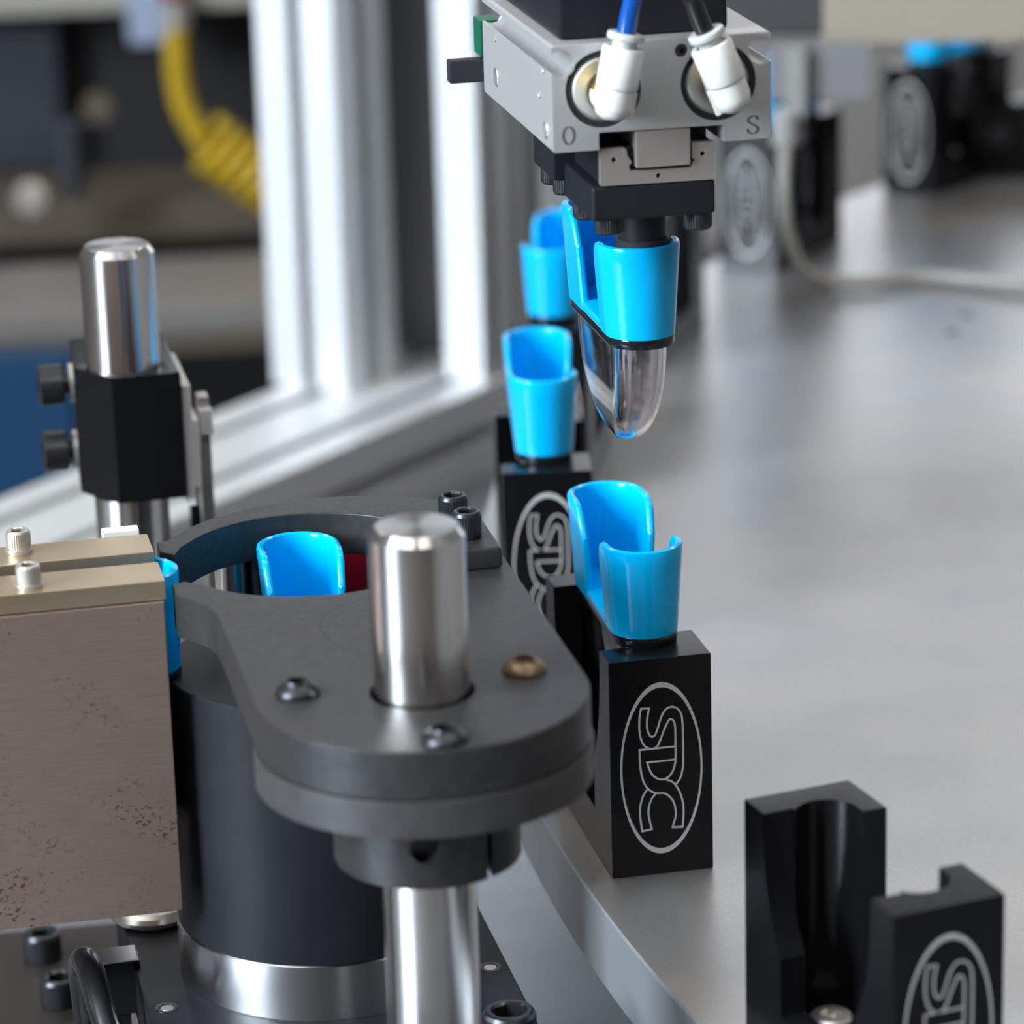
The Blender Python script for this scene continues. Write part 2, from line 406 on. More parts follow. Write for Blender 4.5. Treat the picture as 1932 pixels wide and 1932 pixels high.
tt = thing('turntable', 'wide round brushed aluminium turntable carrying the black nests', 'turntable', (TCX, TCY, DZ))
B().lathe([(0, 90), (915.9, 90), (915.9, 110), (0, 110)], 720).obj('disc', table_m, tt, 20)
B().lathe([(915.9, 90), (916.4, 90.5), (916.4, 109.5), (915.9, 110), (915.6, 109.9), (915.6, 90.1)], 720).obj('rim_band', rim_m, tt, 20)
B().lathe([(0, 0), (160, 0), (160, 20), (110, 30), (110, 90), (0, 90)], 64).obj('pedestal', grey_steel, tt)
for hx_, hy_ in ((169, 1297), (127.8, 1341), (178, 1322)):
    B().lathe([(0, 0), (2.6, 0), (2.6, .06), (0, .06)], 20, T(hx_ - TCX, hy_ - TCY, 110)).obj('tapped_hole', rubber, tt)
def polar(az, rad): return (TCX - rad * math.cos(R(az)), TCY - rad * math.sin(R(az)))

# ================================================================== NESTS
LOGO = [[(9.8,43.5),(9.4,41.6),(9.2,39.7),(9.3,38.0),(9.8,36.6),(10.4,36.1),(11.1,36.4),(11.6,37.4),(12.1,38.9),(12.6,40.5),(13.3,42.0),(14.2,43.0),(15.5,43.3),(16.8,42.7),(17.7,41.3),(18.0,39.5),(18.1,36.5),(18.1,28.8),(17.9,26.9),(17.3,24.7),(16.1,23.0)],
 [(9.8,43.5),(7.8,43.6)],[(7.8,43.6),(7.4,41.5),(7.3,38.4),(7.6,36.1),(8.3,34.3),(9.5,33.2),(10.7,33.0),(11.8,33.7),(12.5,35.2),(13.3,37.2),(14.0,38.8),(14.7,40.0),(15.3,40.1),(15.9,39.5),(16.2,37.8),(16.2,34.4),(16.2,30.5),(16.0,28.3),(15.4,26.6),(14.5,25.4),(13.2,24.8),(11.7,25.1),(10.4,26.2),(9.6,27.8),(9.1,29.6)],[(9.1,29.6),(16.1,29.6)],
 [(16.2,33.0),(7.25,33.0)],[(7.25,33.0),(7.3,30.0),(7.6,26.9),(8.2,24.5),(9.1,22.9),(10.6,21.6),(12.0,21.3),(13.1,21.2),(14.4,20.3),(15.5,18.7),(16.0,16.7),(16.0,14.7),(15.6,13.4),(15.2,12.0)],[(15.2,12.0),(17.7,11.8)],[(17.7,11.8),(18.0,15.3),(17.9,18.0),(17.2,20.8),(16.1,23.0),(15.0,24.1),(13.4,24.8)],
 [(9.1,22.7),(8.0,21.1),(7.3,18.8),(7.1,16.5),(7.3,14.2),(7.6,11.8)],[(7.6,11.8),(10.0,12.1)],[(10.0,12.1),(9.5,14.3),(9.2,16.5),(9.5,18.6),(10.2,20.2),(11.2,21.4)]]
def logo_mesh():
    b = B(); w = 0.235
    for path in LOGO:
        pts = [Vector((p[0], 0, p[1])) for p in path]
        if len(pts) > 2: pts = spline(pts, 5)
        rows = []
        for i, p in enumerate(pts):
            t = (pts[min(i + 1, len(pts) - 1)] - pts[max(i - 1, 0)]).normalized(); n = Vector((-t.z, 0, t.x))
            e = t * (w if i == len(pts) - 1 else -w if i == 0 else 0)
            rows.append([tuple(p + e + n * w + Vector((0, y0, 0))) for y0 in (0.0,)] + [tuple(p + e + n * w + Vector((0, -.05, 0))), tuple(p + e - n * w + Vector((0, -.05, 0))), tuple(p + e - n * w)])
        b.grid(rows, True, True)
    n = 96; rows = []
    for i in range(n + 1):
        a = 2 * math.pi * i / n; c, s_ = math.cos(a), math.sin(a)
        o_ = (12.65 + 10.25 * c, 27.7 + 22.2 * s_); q = (12.65 + 9.75 * c, 27.7 + 20.85 * s_)
        rows.append([(o_[0], 0, o_[1]), (o_[0], -.05, o_[1]), (q[0], -.05, q[1]), (q[0], 0, q[1])])
    b.grid(rows, True)
    return b.mesh('logo')
def nest_body():
    W, Ln, H = 25.4, 68.0, 56.0
    base = B().box(0, W, 0, Ln, 0, H, 0.35)
    cu, r = 12.9, 6.9
    uslot = circ(cu, 14.3, r, 24, 180, 360, True) + circ(cu, 53.7, r, 24, 0, 180, True)
    c1 = prism([uslot], 8, 70)
    c2 = B().box(-2, W + 2, 17.4, 50.6, 12, 70)
    def side(sgn):
        pts = []
        for i in range(13):
            t = i / 12; z = 25 + 31.5 * t
            d = 17.6 - 8.2 * (1 - (1 - t) ** 2.6)
            pts.append((d, z))
        pts += [(9.2, 70), (20, 70), (20, 25)]
        if sgn < 0: pts = [(Ln - p[0], p[1]) for p in pts][::-1]
        return prism([pts], -2, 7.2, 0, VZU)
    return bool_cut(base, [c1, c2, side(1), side(-1)])
nest_me = nest_body().mesh('nest_body'); logo_me = logo_mesh()
floor_screw_me = B().lathe([(0, -.2), (4.6, -.2), (4.8, .8), (4.2, 1.5), (2.6, 1.5), (2.4, .3), (0, .3)], 40).mesh('floor_screw')
NEST = {21.75: 'black machined nest nearest the camera, standing empty at lower right',
        11.75: 'black nest with sharp oval emblem directly under the gripper',
        1.75: 'black nest second along the rim, partly hidden behind the dark guide plate',
        -8.25: 'black nest behind the second one, mostly hidden by blue clips',
        -18.25: 'dark nest almost hidden behind the gripped part and clear dome',
        -28.25: 'blurred black nest with pale oval emblem just right of the gripper',
        -38.25: 'farthest blurred black nest with pale oval emblem at upper right'}
def nest_origin(al):
    a = R(al); ux, uy = math.cos(a), math.sin(a); vx, vy = -uy, ux
    return (TCX - ux * 908.3 - vx * 34, TCY - uy * 908.3 - vy * 34)
first = True
for al, lab in NEST.items():
    x, y = nest_origin(al)
    t = thing('nest_block', lab, 'nest', (x, y, 0), al, 'nests around the turntable')
    if first: b0, l0, s0 = nest_me, logo_me, floor_screw_me
    ob = link(b0, 'body', anod, t, 25) if first else None
    if ob is None:
        ob = bpy.data.objects.new('body', b0); COL.objects.link(ob); ob.parent = t
        wn = ob.modifiers.new('weighted_normal', 'WEIGHTED_NORMAL'); wn.keep_sharp = True
    if first: lo = link(l0, 'emblem', logo_m, t, 30); so = link(s0, 'floor_screw', stainless, t)
    else:
        lo = bpy.data.objects.new('emblem', l0); COL.objects.link(lo); lo.parent = t
        so = bpy.data.objects.new('floor_screw', s0); COL.objects.link(so); so.parent = t
    lo['label'] = 'silver engraved oval emblem with the letters SDC'
    so.location = Vector((12.9, 34, 12)) * S
    if first:
        so.location = Vector((12.9, 52, 8)) * S
    first = False

# ================================================================== BLUE CLIPS WITH CLEAR DOMES
def stadium(b_, L_, n=16):
    return circ(0, L_ - b_, b_, n, 0, 180, True) + circ(0, -(L_ - b_), b_, n, 180, 360, True)
def scoop(b, sgn, yfree, h, rc, b0=8.3, b1=10.0, L0=26.8, L1=27.6, t=1.9):
    def bb(z): return b0 + (b1 - b0) * z / h
    def LL(z): return L0 + (L1 - L0) * z / h
    cols = [('s', -1, k / 5) for k in range(6)] + [('a', a) for a in range(172, 7, -8)] + [('s', 1, 1 - k / 5) for k in range(6)]
    def pos(c, z, o, free=0):
        w_ = bb(z) - o; yc = LL(z) - bb(z)
        if c[0] == 's': x = c[1] * w_; y = (yfree + free) + (yc - yfree - free) * c[2]
        else: x = w_ * math.cos(R(c[1])); y = yc + w_ * math.sin(R(c[1]))
        return (x, sgn * y, z)
    def dist(c):
        yc = LL(h) - bb(h)
        return (yc - yfree) * c[2] if c[0] == 's' else 99
    rows = []
    seq = []
    for c in cols: seq.append((c, 0))
    seq = [(cols[0], 1)] + seq + [(cols[-1], 1)]
    for c, end in seq:
        d = dist(c); zt = h if d >= rc else h - (rc - math.sqrt(max(0, rc * rc - (rc - d) ** 2)))
        e = 0.55 if end else 0.0; fr = -0.5 if end else 0; row = []
        zt -= 0.4 if end else 0
        for f_ in (0, .3, .6, .85): row.append(pos(c, f_ * (zt - .9), e, fr))
        row += [pos(c, zt - .9, e, fr), pos(c, zt - .3, e + .22 * (1 - end), fr), pos(c, zt, t * .5, fr), pos(c, zt - .3, t - e - .22 * (1 - end), fr), pos(c, zt - .9, t - e, fr)]
        for f_ in (.85, .6, .3, 0): row.append(pos(c, f_ * (zt - .9), t - e, fr))
        rows.append(row)
    b.grid(rows, True, True)
def clip_meshes():
    b = B(); scoop(b, 1, 6.2, 24.0, 7.5); scoop(b, -1, 13.4, 22.2, 3.2)
    b.add(prism_mesh([stadium(8.3, 26.8)], 0, 2.2, 0.35))
    cr = b.mesh('cradle')
    g = prism([stadium(8.0, 26.9)], -2.4, 0, 0.25).mesh('gasket')
    d = B(); rows = []
    def lev(tt_, inset):
        s_ = math.sqrt(max(0.0, 1 - tt_ ** 2.1)); bw = (6.7 - inset) * max(s_, .02) ** .75; Lw = (23.2 - inset) * max(s_, .02)
        Lw = max(Lw, bw); return bw, Lw
    D_ = 28.5
    ts = [0, .15, .3, .45, .58, .7, .8, .88, .94, .975, .993, 1.0]
    for tt_ in ts:
        bw, Lw = lev(tt_, 0); rows.append([(p[0], p[1], -2.4 - D_ * tt_) for p in stadium(bw, Lw, 20)])
    for tt_ in ts[::-1]:
        bw, Lw = lev(tt_, 0.9); rows.append([(p[0], p[1], -2.4 - (D_ - 1.1) * tt_) for p in stadium(bw, Lw, 20)])
    rows.append(rows[0]); d.grid(rows, True); bmesh.ops.remove_doubles(d.bm, verts=d.bm.verts, dist=1e-4)
    return cr, g, d.mesh('dome')
cr_me, ga_me, do_me = clip_meshes()
def make_clip(lab, loc, rz, grp='blue clips with clear domes', dome=True):
    t = thing('blue_clip', lab, 'plastic clip', loc, rz, grp)
    def pt(n, me, mat):
        if me.users == 0 or not me.materials: return link(me, n, mat, t, 40)
        o = bpy.data.objects.new(n, me); COL.objects.link(o); o.parent = t; return o
    pt('cradle', cr_me, blue); pt('gasket', ga_me, gasket_m)
    if dome: pt('clear_dome', do_me, clear)
    return t
BASEZ = 58.4
for al, lab in {11.75: 'glossy blue open clip standing on the nest under the gripper',
                1.75: 'slightly blurred blue clip standing on the second nest along the rim',
                -8.25: 'blurred blue clip standing behind, left of the gripped clip',
                -28.25: 'small blurred scrap of blue clip seen below the grey hanging plate',
                -38.25: 'blurred blue clip on the farthest nest at upper right'}.items():
    x, y = nest_origin(al); a = R(al)
    make_clip(lab, (x + 12.7 * math.cos(a) - 34 * math.sin(a), y + 12.7 * math.sin(a) + 34 * math.cos(a), BASEZ), al)
held = make_clip('blue clip with smoky clear dome hanging from the gripper', ow(12.4, 32.5, 133.4), ALPHA)
for k in range(4):
    B().lathe([(0, .7), (.5, .55), (.75, 0), (.5, -.55), (0, -.7)], 16, T(-7.3 + k * .12, -12.7, 2.9 + k * 1.75)).obj('grip_nub', blue, held)
make_clip('blue clip turned inside the round opening of the guide plate', fw(-8.0, 99.2, 61.2), ALPHA)
make_clip('sliver of blue clip leaving the end of the steel chute', fw(-66.5, 96.5, 65.4), ALPHA - 90)

# ================================================================== GRIPPER
g = thing('pneumatic_gripper', 'grey parallel gripper with two white elbow fittings and black fingers', 'gripper', ow(0, 0, 0), ALPHA)
def body_outline():
    o = [(-13, 183.4), (-12.4, 182.8), (-2.2, 182.8), (-2.2, 186.8), (26.7, 186.6), (26.7, 182.8), (37.4, 182.8), (38, 183.4)]
    o += [(38, 200.6)] + circ(35.6, 203, 3.0, 12, -50, -310, True) + [(38, 205.4)]
    o += [(38, 206.6), (37.4, 207.2), (-12.4, 207.2), (-13, 206.6), (-13, 205.4)]
    o += circ(-10.6, 203, 3.0, 12, 130, -130, True) + [(-13, 200.6)]
    return o
def no_self(o):
    out = [o[0]]
    for p in o[1:]:
        if math.dist(p, out[-1]) > .02: out.append(p)
    return out
bd = prism([no_self(body_outline()), circ(-1, 196.6, 8.7, 56), circ(25.6, 196.4, 8.7, 56), circ(17.1, 204.2, 1.5, 20)], -10, 65, 0.3, UVZ)
bd.obj('body', alu_gun, g)
FRM = Matrix(((1, 0, 0, 0), (0, 0, 1, 0), (0, 1, 0, 0), (0, 0, 0, 1)))
def port(cu, cz):
    Mx = T(cu, -10, cz) @ UVZ
    p = B().lathe([(0, 2.2), (7.6, 2.2), (7.6, 1.2), (6.6, .5), (3.6, 1.6), (3.4, 3), (0, 3)], 56, Mx).obj('port_plug', plug_m, g)
    B().lathe([(7.6, 2.6), (7.6, .5), (8.65, .5), (8.65, 2.6)], 56, Mx).obj('seal_ring', rubber, p)
    B().lathe([(0, 1.5), (0, -3.2), (2.6, -3.2), (2.9, -2.8), (2.9, 1.5), (0, 1.5)], 32, Mx).obj('brass_stem', brass, p)
    return p
port(-1, 196.6); port(25.6, 196.4)
B().lathe([(0, 3), (1.45, 3), (1.45, .4), (.8, .4), (.8, 2), (0, 2)], 20, T(17.1, -10, 204.2) @ UVZ).obj('set_screw', screw_m, g)
for u_, v_, z_, r_ in [(-13.02, -3, 200.5, .8), (-13.02, -3.5, 187, 2.0), (-13.02, 50, 198.5, .6), (-13.02, 50, 189.5, 2.2), (-13.02, 2, 194, .8)]:
    B().lathe([(0, .05), (r_ * .6, .05), (r_ * .75, .25), (r_, .25), (r_ * 1.08, 0), (r_, -.6), (0, -.6)], 24, T(u_, v_, z_) @ Matrix.Rotation(R(-90), 4, 'Y')).obj('side_screw', stainless, g)
# O and S letters
def stroke_letter(pts, cx, cz, w_, name):
    b = B(); P = spline([(p[0], 0, p[1]) for p in pts], 6); rows = []
    for i, p in enumerate(P):
        t = (P[min(i + 1, len(P) - 1)] - P[max(i - 1, 0)]).normalized(); n = Vector((-t.z, 0, t.x))
        ww = w_ * (0.45 + 0.75 * abs(t.z))
        q = p + Vector((cx, -10.0, cz))
        rows.append([tuple(q + n * ww), tuple(q + n * ww + Vector((0, -.04, 0))), tuple(q - n * ww + Vector((0, -.04, 0))), tuple(q - n * ww)])
    b.grid(rows, True, True); o = b.obj(name, ink_m, g); return o
stroke_letter([(1.25 * math.cos(R(a)), 1.95 * math.sin(R(a))) for a in range(90, 460, 20)], -9.2, 186.7, .28, 'letter_o')
stroke_letter([(1.2, 1.1), (.75, 1.85), (-.1, 2.0), (-1.0, 1.5), (-1.0, .75), (-.2, .15), (.7, -.35), (1.15, -1.0), (.8, -1.75), (-.1, -2.0), (-.95, -1.7), (-1.35, -.9)], 33.6, 186.2, .28, 'letter_s')
B().box(-9.8, 29.4, -5, 62, 207.2, 262, 1.2).obj('mounting_block', oxide_dark, g)
# jaw rail, plate and fingers
plate = [(-1.6, 174.2), (25.0, 174.0), (25.2, 174.3), (25.2, 182.4), (24.8, 182.8), (19.6, 182.8), (19.6, 179.2), (20.2, 178.7), (19.6, 178.1), (19.4, 177.2), (5.2, 177.3), (4.9, 178.4), (5.6, 179.3), (4.6, 180.8), (4.4, 182.2), (3.8, 182.8), (-1.4, 182.8), (-1.8, 182.4), (-1.8, 174.5)]
prism([plate] + [circ(a, b_, .55, 14) for a, b_ in ((1.4, 180.1), (22.1, 180.1), (11.7, 175.8))], -8.6, -6.6, 0.15, UVZ).obj('end_plate', stainless, g)
B().box(6.3, 19.0, -9.6, 62, 178.0, 186.5, .3).obj('jaw_rail', stainless, g)
B().box(-1.2, 24.8, -6.6, 20, 174, 182.6, .4).obj('jaw_carriage', oxide_dark, g)
B().box(-3.8, 25.2, -8.2, 20, 165.9, 174.0, .9, None, 3).obj('finger_block', oxide_dark, g)
B().box(-6.2, 31, 20.5, 42, 169.6, 182.4, .8).obj('rear_finger', oxide_dark, g)
for u_, v_ in ((1.6, -2.4), (22.0, -3.6), (0.4, 14.5), (22, 14.5)): cap_screw(g, u_, v_, 165.9, 6.8, 4.2, flip=True)
for u_, v_ in ((-2.4, 25.5), (-2.6, 37.5), (27, 26)): cap_screw(g, u_, v_, 169.6, 5.6, 4.2, flip=True)
pl = B().lathe([(0, 166), (5.6, 166), (5.6, 155.5), (0, 155.5)], 40, T(13.3, 13.6, 0)).obj('plunger', oxide_dark, g)
B().lathe([(0, 156.6), (6.0, 156.6), (6.4, 156.3), (6.3, 153.4), (6.0, 153.0), (0, 153.0)], 40, T(13.3, 13.6, 0)).obj('rubber_foot', rubber, pl)
B().box(-21.4, -12, 65, 69, 185.6, 191.2, .4).obj('sensor_bracket', rubber, g)
B().box(-13.5, -8, 66, 74, 191.5, 200.5, .4).obj('connector', green_m, g)

def fitting(lab_cu, p_bot, p_top):
    """white push-in elbow; bottom knuckle p_bot, release ring p_top (u,v,z)"""
    a, c = Vector(p_bot), Vector(p_top); ax = (c - a).normalized(); Ln = (c - a).length
    q = ax.to_track_quat('Z', 'Y').to_matrix().to_4x4(); Mx = Matrix.Translation(a) @ q
    f_ = B()
    f_.lathe([(0, -4.6), (2.2, -4.3), (3.7, -3.2), (4.25, -1.2), (4.25, 2.6), (4.55, 2.8), (4.75, 3.2), (4.75, 11.6), (4.5, 12.0), (3.4, 12.0), (3.4, 11.0), (0, 11.0)], 36, Mx)
    f = f_.obj('elbow_fitting', white_pl, g, 40)
    st_ = B().tube([a + Vector((0, 7.5, 0)), a + Vector((0, -1.0, 0))], 3.9, 28); st_.obj('elbow_stub', white_pl, f)
    B().box(-.7, .7, -4.9, -3.6, -3.6, 2.4, .2, Mx).obj('rib', white_pl, f)
    B().lathe([(2.3, 11.0), (2.75, 11.0), (2.75, 13.6), (4.0, 13.6), (4.2, 13.9), (4.2, 14.9), (3.9, 15.2), (2.3, 15.2)], 32, Mx).obj('release_ring', grey_pl, f)
    return Mx
M1 = fitting(0, (-0.3, -17.0, 195.4), (3.2, -17.0, 212.3))
M2 = fitting(1, (26.4, -17.0, 195.4), (19.7, -17.0, 212.0))
def hose(name, lab, pts, r, mat, grp=None, root=None):
    root = root if root is not None else pts[0]
    t = thing(name, lab, 'hose', root, 0, grp)
    b = B(); b.tube([Vector(p) - Vector(root) for p in spline(pts, 10)], r, 20); b.obj('tube', mat, t, 60); return t
def o2w(p): return Vector(ow(p[0], p[1], p[2]))
d1 = (M1.to_3x3() @ Vector((0, 0, 1))); d2 = (M2.to_3x3() @ Vector((0, 0, 1)))
s1 = Vector((-.3, -17.0, 195.4)) + d1 * 11.4; s2 = Vector((26.4, -17.0, 195.4)) + d2 * 11.4
hose('air_tube', 'shiny blue air tube rising from the left white fitting', [o2w(s1), o2w(s1 + d1 * 10), o2w(s1 + d1 * 22 + Vector((1, -2, 2))), o2w(s1 + d1 * 60 + Vector((2, -8, 10)))], 2.15, blue_tube)
hose('air_tube', 'black air tube rising from the right white fitting', [o2w(s2), o2w(s2 + d2 * 10), o2w(s2 + d2 * 22 + Vector((0, -2, 2))), o2w(s2 + d2 * 60 + Vector((6, -8, 12)))], 2.15, black_cable)

# ================================================================== GUIDE PLATE ON THE NEAR SHAFT
BP = -14     # top of the black base plate
gp = thing('guide_plate', 'dark steel guide plate with round open mouth, clamped on the near shaft', 'guide plate', (FX, FY, 52.5), ALPHA)
ol = circ(0, 0, 35, 40, 180, 360, True)                                   # near rounded end
ol += [(35, 118)]
ol += circ(0, 95, 44.5, 40, 34, 151, True)[1:]                            # far arc
ol += [(-41.7, 116), (-41.9, 108.5), (-38.6, 105.6), (-36.6, 110.5)]
ol += circ(-8.3, 97.2, 30.7, 60, 147, -149, True)                         # round opening
ol += [(-39.0, 85.4), (-41.9, 84.0), (-42.1, 77.0), (-36.4, 67.8), (-35, 61.5)]
Z0 = -52.5
prism([ol, circ(0, 0, 10.9, 48)], 78.5 + Z0, 89 + Z0, 0.5).obj('plate', oxide, gp)
fl = prism([circ(0, 0, 35.6, 96), circ(0, 0, 10.9, 48)], 70.4 + Z0, 78.4 + Z0, 0.4).obj('flange', flange_m, gp)
cut = [B().tube([(-4, -26, 61.5 + Z0), (-4, -12, 61.5 + Z0)], 3.1, 24), B().box(9.3, 10.5, -26, -8, 45 + Z0, 75 + Z0),
       B().tube([(22, -13, 64 + Z0), (12, -7, 64 + Z0)], 3.0, 24)]
col_ = bool_cut(prism([circ(0, 0, 19.8, 96), circ(0, 0, 10.2, 48)], 52.5 + Z0, 70.4 + Z0, 0.5), cut).obj('shaft_collar', oxide, gp)
B().tube([(-4, -16.5, 61.5 + Z0), (-4, -13, 61.5 + Z0)], 2.9, 24).obj('set_screw', screw_m, col_)
B().tube([(18.3, -10.8, 64 + Z0), (13.6, -8, 64 + Z0)], 2.7, 24).obj('clamp_screw', screw_m, col_)
button_screw(gp, -25.3, 5.5, 89 + Z0); button_screw(gp, 23.0, 5.5, 89 + Z0, mat=rusty_m)['label'] = 'rust brown button screw'
button_screw(gp, -1.2, -29.5, 89 + Z0)
bk = B().box(20.5, 33.0, 73, 100, 89 + Z0, 94.2 + Z0, 1.0, None, 2).obj('stop_block', oxide, gp)
cap_screw(gp, 26.0, 95.5, 94.2 + Z0, 6.9, 6.4); cap_screw(gp, 26.6, 82.5, 94.2 + Z0, 6.9, 6.4)
# faint engraved ring on the plate
b = B(); n = 72; rows = []
for i in range(n + 1):
    a = 2 * math.pi * i / n
    rows.append([(11.5 * 1.25 * math.cos(a), 42 + 19 * math.sin(a), 89.03 + Z0), ((11.5 * 1.25 - .25) * math.cos(a), 42 + 18.75 * math.sin(a), 89.03 + Z0)])
eng = b.grid(rows).obj('engraved_ring', oxide_dark, gp); eng['label'] = 'faint engraved oval outline'

def shaft(lab, x, y, zt, zb, r=10.0, ch=1.9):
    t = thing('steel_shaft', lab, 'shaft', (x, y, zb), 0, 'upright ground steel shafts')
    B().lathe([(0, 0), (r, 0), (r, zt - zb - ch), (r - .12, zt - zb - ch + .15), (r - ch * .75 + .1, zt - zb - .1), (r - ch * .75 - .1, zt - zb), (0, zt - zb)], 96).obj('rod', steel, t, 20)
    return t
shaft('bright steel shaft in the foreground rising through the guide plate', FX, FY, 125.2, BP)
sx, sy, _ = fw(-34.7, 246.1)
shaft('bright steel shaft farther left holding the black clamp block', sx, sy, 131, DZ)

# drum
dr = thing('feed_drum', 'matt black drum on a shiny aluminium ring below the guide plate', 'drum', fw(-8.3, 97, BP), ALPHA)
drum = bool_cut(B().lathe([(0, 14), (35.0, 14), (35.3, 14.3), (35.3, 76.6), (34.9, 77), (0, 77)], 128), [prism([stadium(8.6, 27.2)], 45, 90)])
drum.obj('drum_body', oxide_dark, dr, 25)
B().lathe([(0, 0), (35.6, 0), (35.7, .4), (35.7, 13.7), (35.3, 14), (0, 14)], 128).obj('turned_ring', alu_ring, dr, 25)

# base plate
bp_ = thing('base_plate', 'black base plate with screws at the bottom edge of the picture', 'plate', fw(0, 60, DZ), ALPHA)
hz = BP - DZ
B().box(-54.5, 33, -120, 90, hz - 15, hz, .6).obj('plate', oxide_dark, bp_)
for vv in (-80, 60): B().box(-45, 25, vv - 20, vv + 20, 0, hz - 15, .6).obj('riser', oxide_dark, bp_)
for u_, v_ in ((28.4, 20.6), (-49.6, 19.1)):
    d_ = B().lathe([(0, .05), (1.5, .05), (1.7, -.2), (1.7, -.4)], 32, T(u_, v_, hz)).obj('dowel', stainless, bp_)
    B().lathe([(1.7, -.2), (1.8, .12), (2.3, .2), (2.8, .12), (2.9, -.2)], 32, T(u_, v_, hz)).obj('dowel_ring', screw_m, d_)
cap_screw(bp_, 24.6, -19.5, hz, 12.5, 8)
B().lathe([(0, 0), (9.5, 0), (10.6, .8), (11, 2), (10.6, 3.2), (9.5, 4), (0, 4)], 48, T(-46.5, 73, hz)).obj('round_foot', stainless, bp_)

# red inspection light parts behind the drum
rp_ = thing('red_reflector', 'dark red plastic panel glimpsed through the guide plate opening', 'panel', fw(14, 150, DZ), ALPHA)
B().box(-12, 14, 0, 4, 168, 188, .5).obj('panel', red_m, rp_); B().box(-6, 6, .5, 3.5, 0, 168).obj('stem', oxide_dark, rp_)
B().lathe([(0, 0), (4.2, 0), (4.2, 14), (0, 15)], 32, T(6.5, -.6, 164)).obj('lens_hood', rubber, rp_)
pn = thing('locating_pin', 'short shiny steel pin glimpsed inside the guide plate opening', 'pin', fw(-21.5, 138, DZ), ALPHA)
B().lathe([(0, 0), (4.2, 0), (4.2, 189), (3.4, 190), (0, 190)], 40).obj('pin_body', steel, pn)
ln = thing('red_lens', 'black round lens with red glints beside the steel pin', 'lens', fw(-13.5, 137.5, DZ), ALPHA)
B().lathe([(0, 0), (4.4, 0), (4.4, 184), (4.0, 187), (2.5, 189), (0, 189.6)], 40).obj('lens_body', gasket_m, ln)

# ================================================================== CHUTE
ch = thing('feed_chute', 'brownish steel chute box with two screwed cover rails at left', 'chute', fw(-44.5, 96, DZ), ALPHA)
q = -DZ
body = B().box(-150, 0, -18.5, -8.5, 11 + q, 87.2 + q, .5)
body.obj('side_wall', chute_m, ch)
B().box(-150, 0, 9.5, 17.5, 11 + q, 87.2 + q, .5).obj('side_wall', chute_m, ch)
B().box(-150, -1, -8.5, 9.5, 30 + q, 34 + q).obj('floor_strip', chute_m, ch)
for v0, v1 in ((-17.8, -3.7), (3.9, 17.9)):
    rl = B().box(-150, .5, v0, v1, 87.4 + q, 92 + q, .35).obj('cover_rail', rail_m, ch)
cap_screw(ch, -29.8, -13.2, 93 + q, 5.7, 4.4, stainless, True); cap_screw(ch, -29.9, 13.0, 93 + q, 5.7, 4.4, stainless, True)
cap_screw(ch, -90, -10.5, 93 + q, 5.7, 4.4, stainless, True); cap_screw(ch, -90, 11.0, 93 + q, 5.7, 4.4, stainless, True)
B().box(-9.8, -1.2, 19, 23, q + 78, q + 92.8, .3).obj('shim', white_pl, ch)
B().box(-140, -110, -18, 17, 0, 11 + q, 1).obj('support_post', oxide_dark, ch)

# ================================================================== REAR SHAFT CLAMP BLOCK AND SENSOR
cb = thing('clamp_block', 'black eight-sided clamp block on the rear shaft with two side screws', 'clamp', fw(-34.7, 246.1, 62), ALPHA)
hx = [(-13.5, 2), (-4.5, -11.5), (14, -11.0), (14.2, 34), (-11.5, 34)]
prism([hx, circ(0, 0, 10.05, 48)], 0, 35.5, 0.6).obj('block', anod, cb)
for zz in (27.5, 8.5):
    b = B().lathe([(0, 0), (4.6, 0), (4.6, 1.4), (3.2, 1.4), (3.2, 3.0), (5.3, 3.0), (5.7, 3.4), (5.7, 9.4), (5.2, 9.8), (2.6, 9.8), (2.6, 7), (0, 7)], 40, T(-12.4, 16, zz) @ Matrix.Rotation(R(-90), 4, 'Y'))
    sc_ = b.obj('side_screw', screw_m, cb)
    B().lathe([(3.4, 0), (5.4, 0), (5.4, 1.6), (3.4, 1.6)], 40, T(-12.2, 16, zz) @ Matrix.Rotation(R(-90), 4, 'Y')).obj('washer', stainless, sc_)
sn = thing('sensor_strip', 'white stepped sensor plate on the right flank of the clamp block', 'sensor', fw(-20, 246, 50), ALPHA)
B().box(-.4, 2.0, -9, 26, 9, 43, .3).obj('plate', white_pl, sn)
B().box(2.0, 3.8, -8, 6, 14, 33, .3).obj('step', white_pl, sn)
B().box(2.2, 4.6, 6, 12, -12, 14, .3).obj('back_strip', rubber, sn)
B().box(5.2, 8.2, 3, 9, -25, 36, .3).obj('tall_strip', stainless, sn)
B().box(5.0, 8.6, 0, 6, 26, 33, .3).obj('top_tab', white_pl, sn)
B().box(-2, 8.4, 6, 10, -30, -24, .3).obj('foot', stainless, sn)
B().box(1.5, 6.5, 4, 10, -110 - 50, -25).obj('stand', oxide_dark, sn)

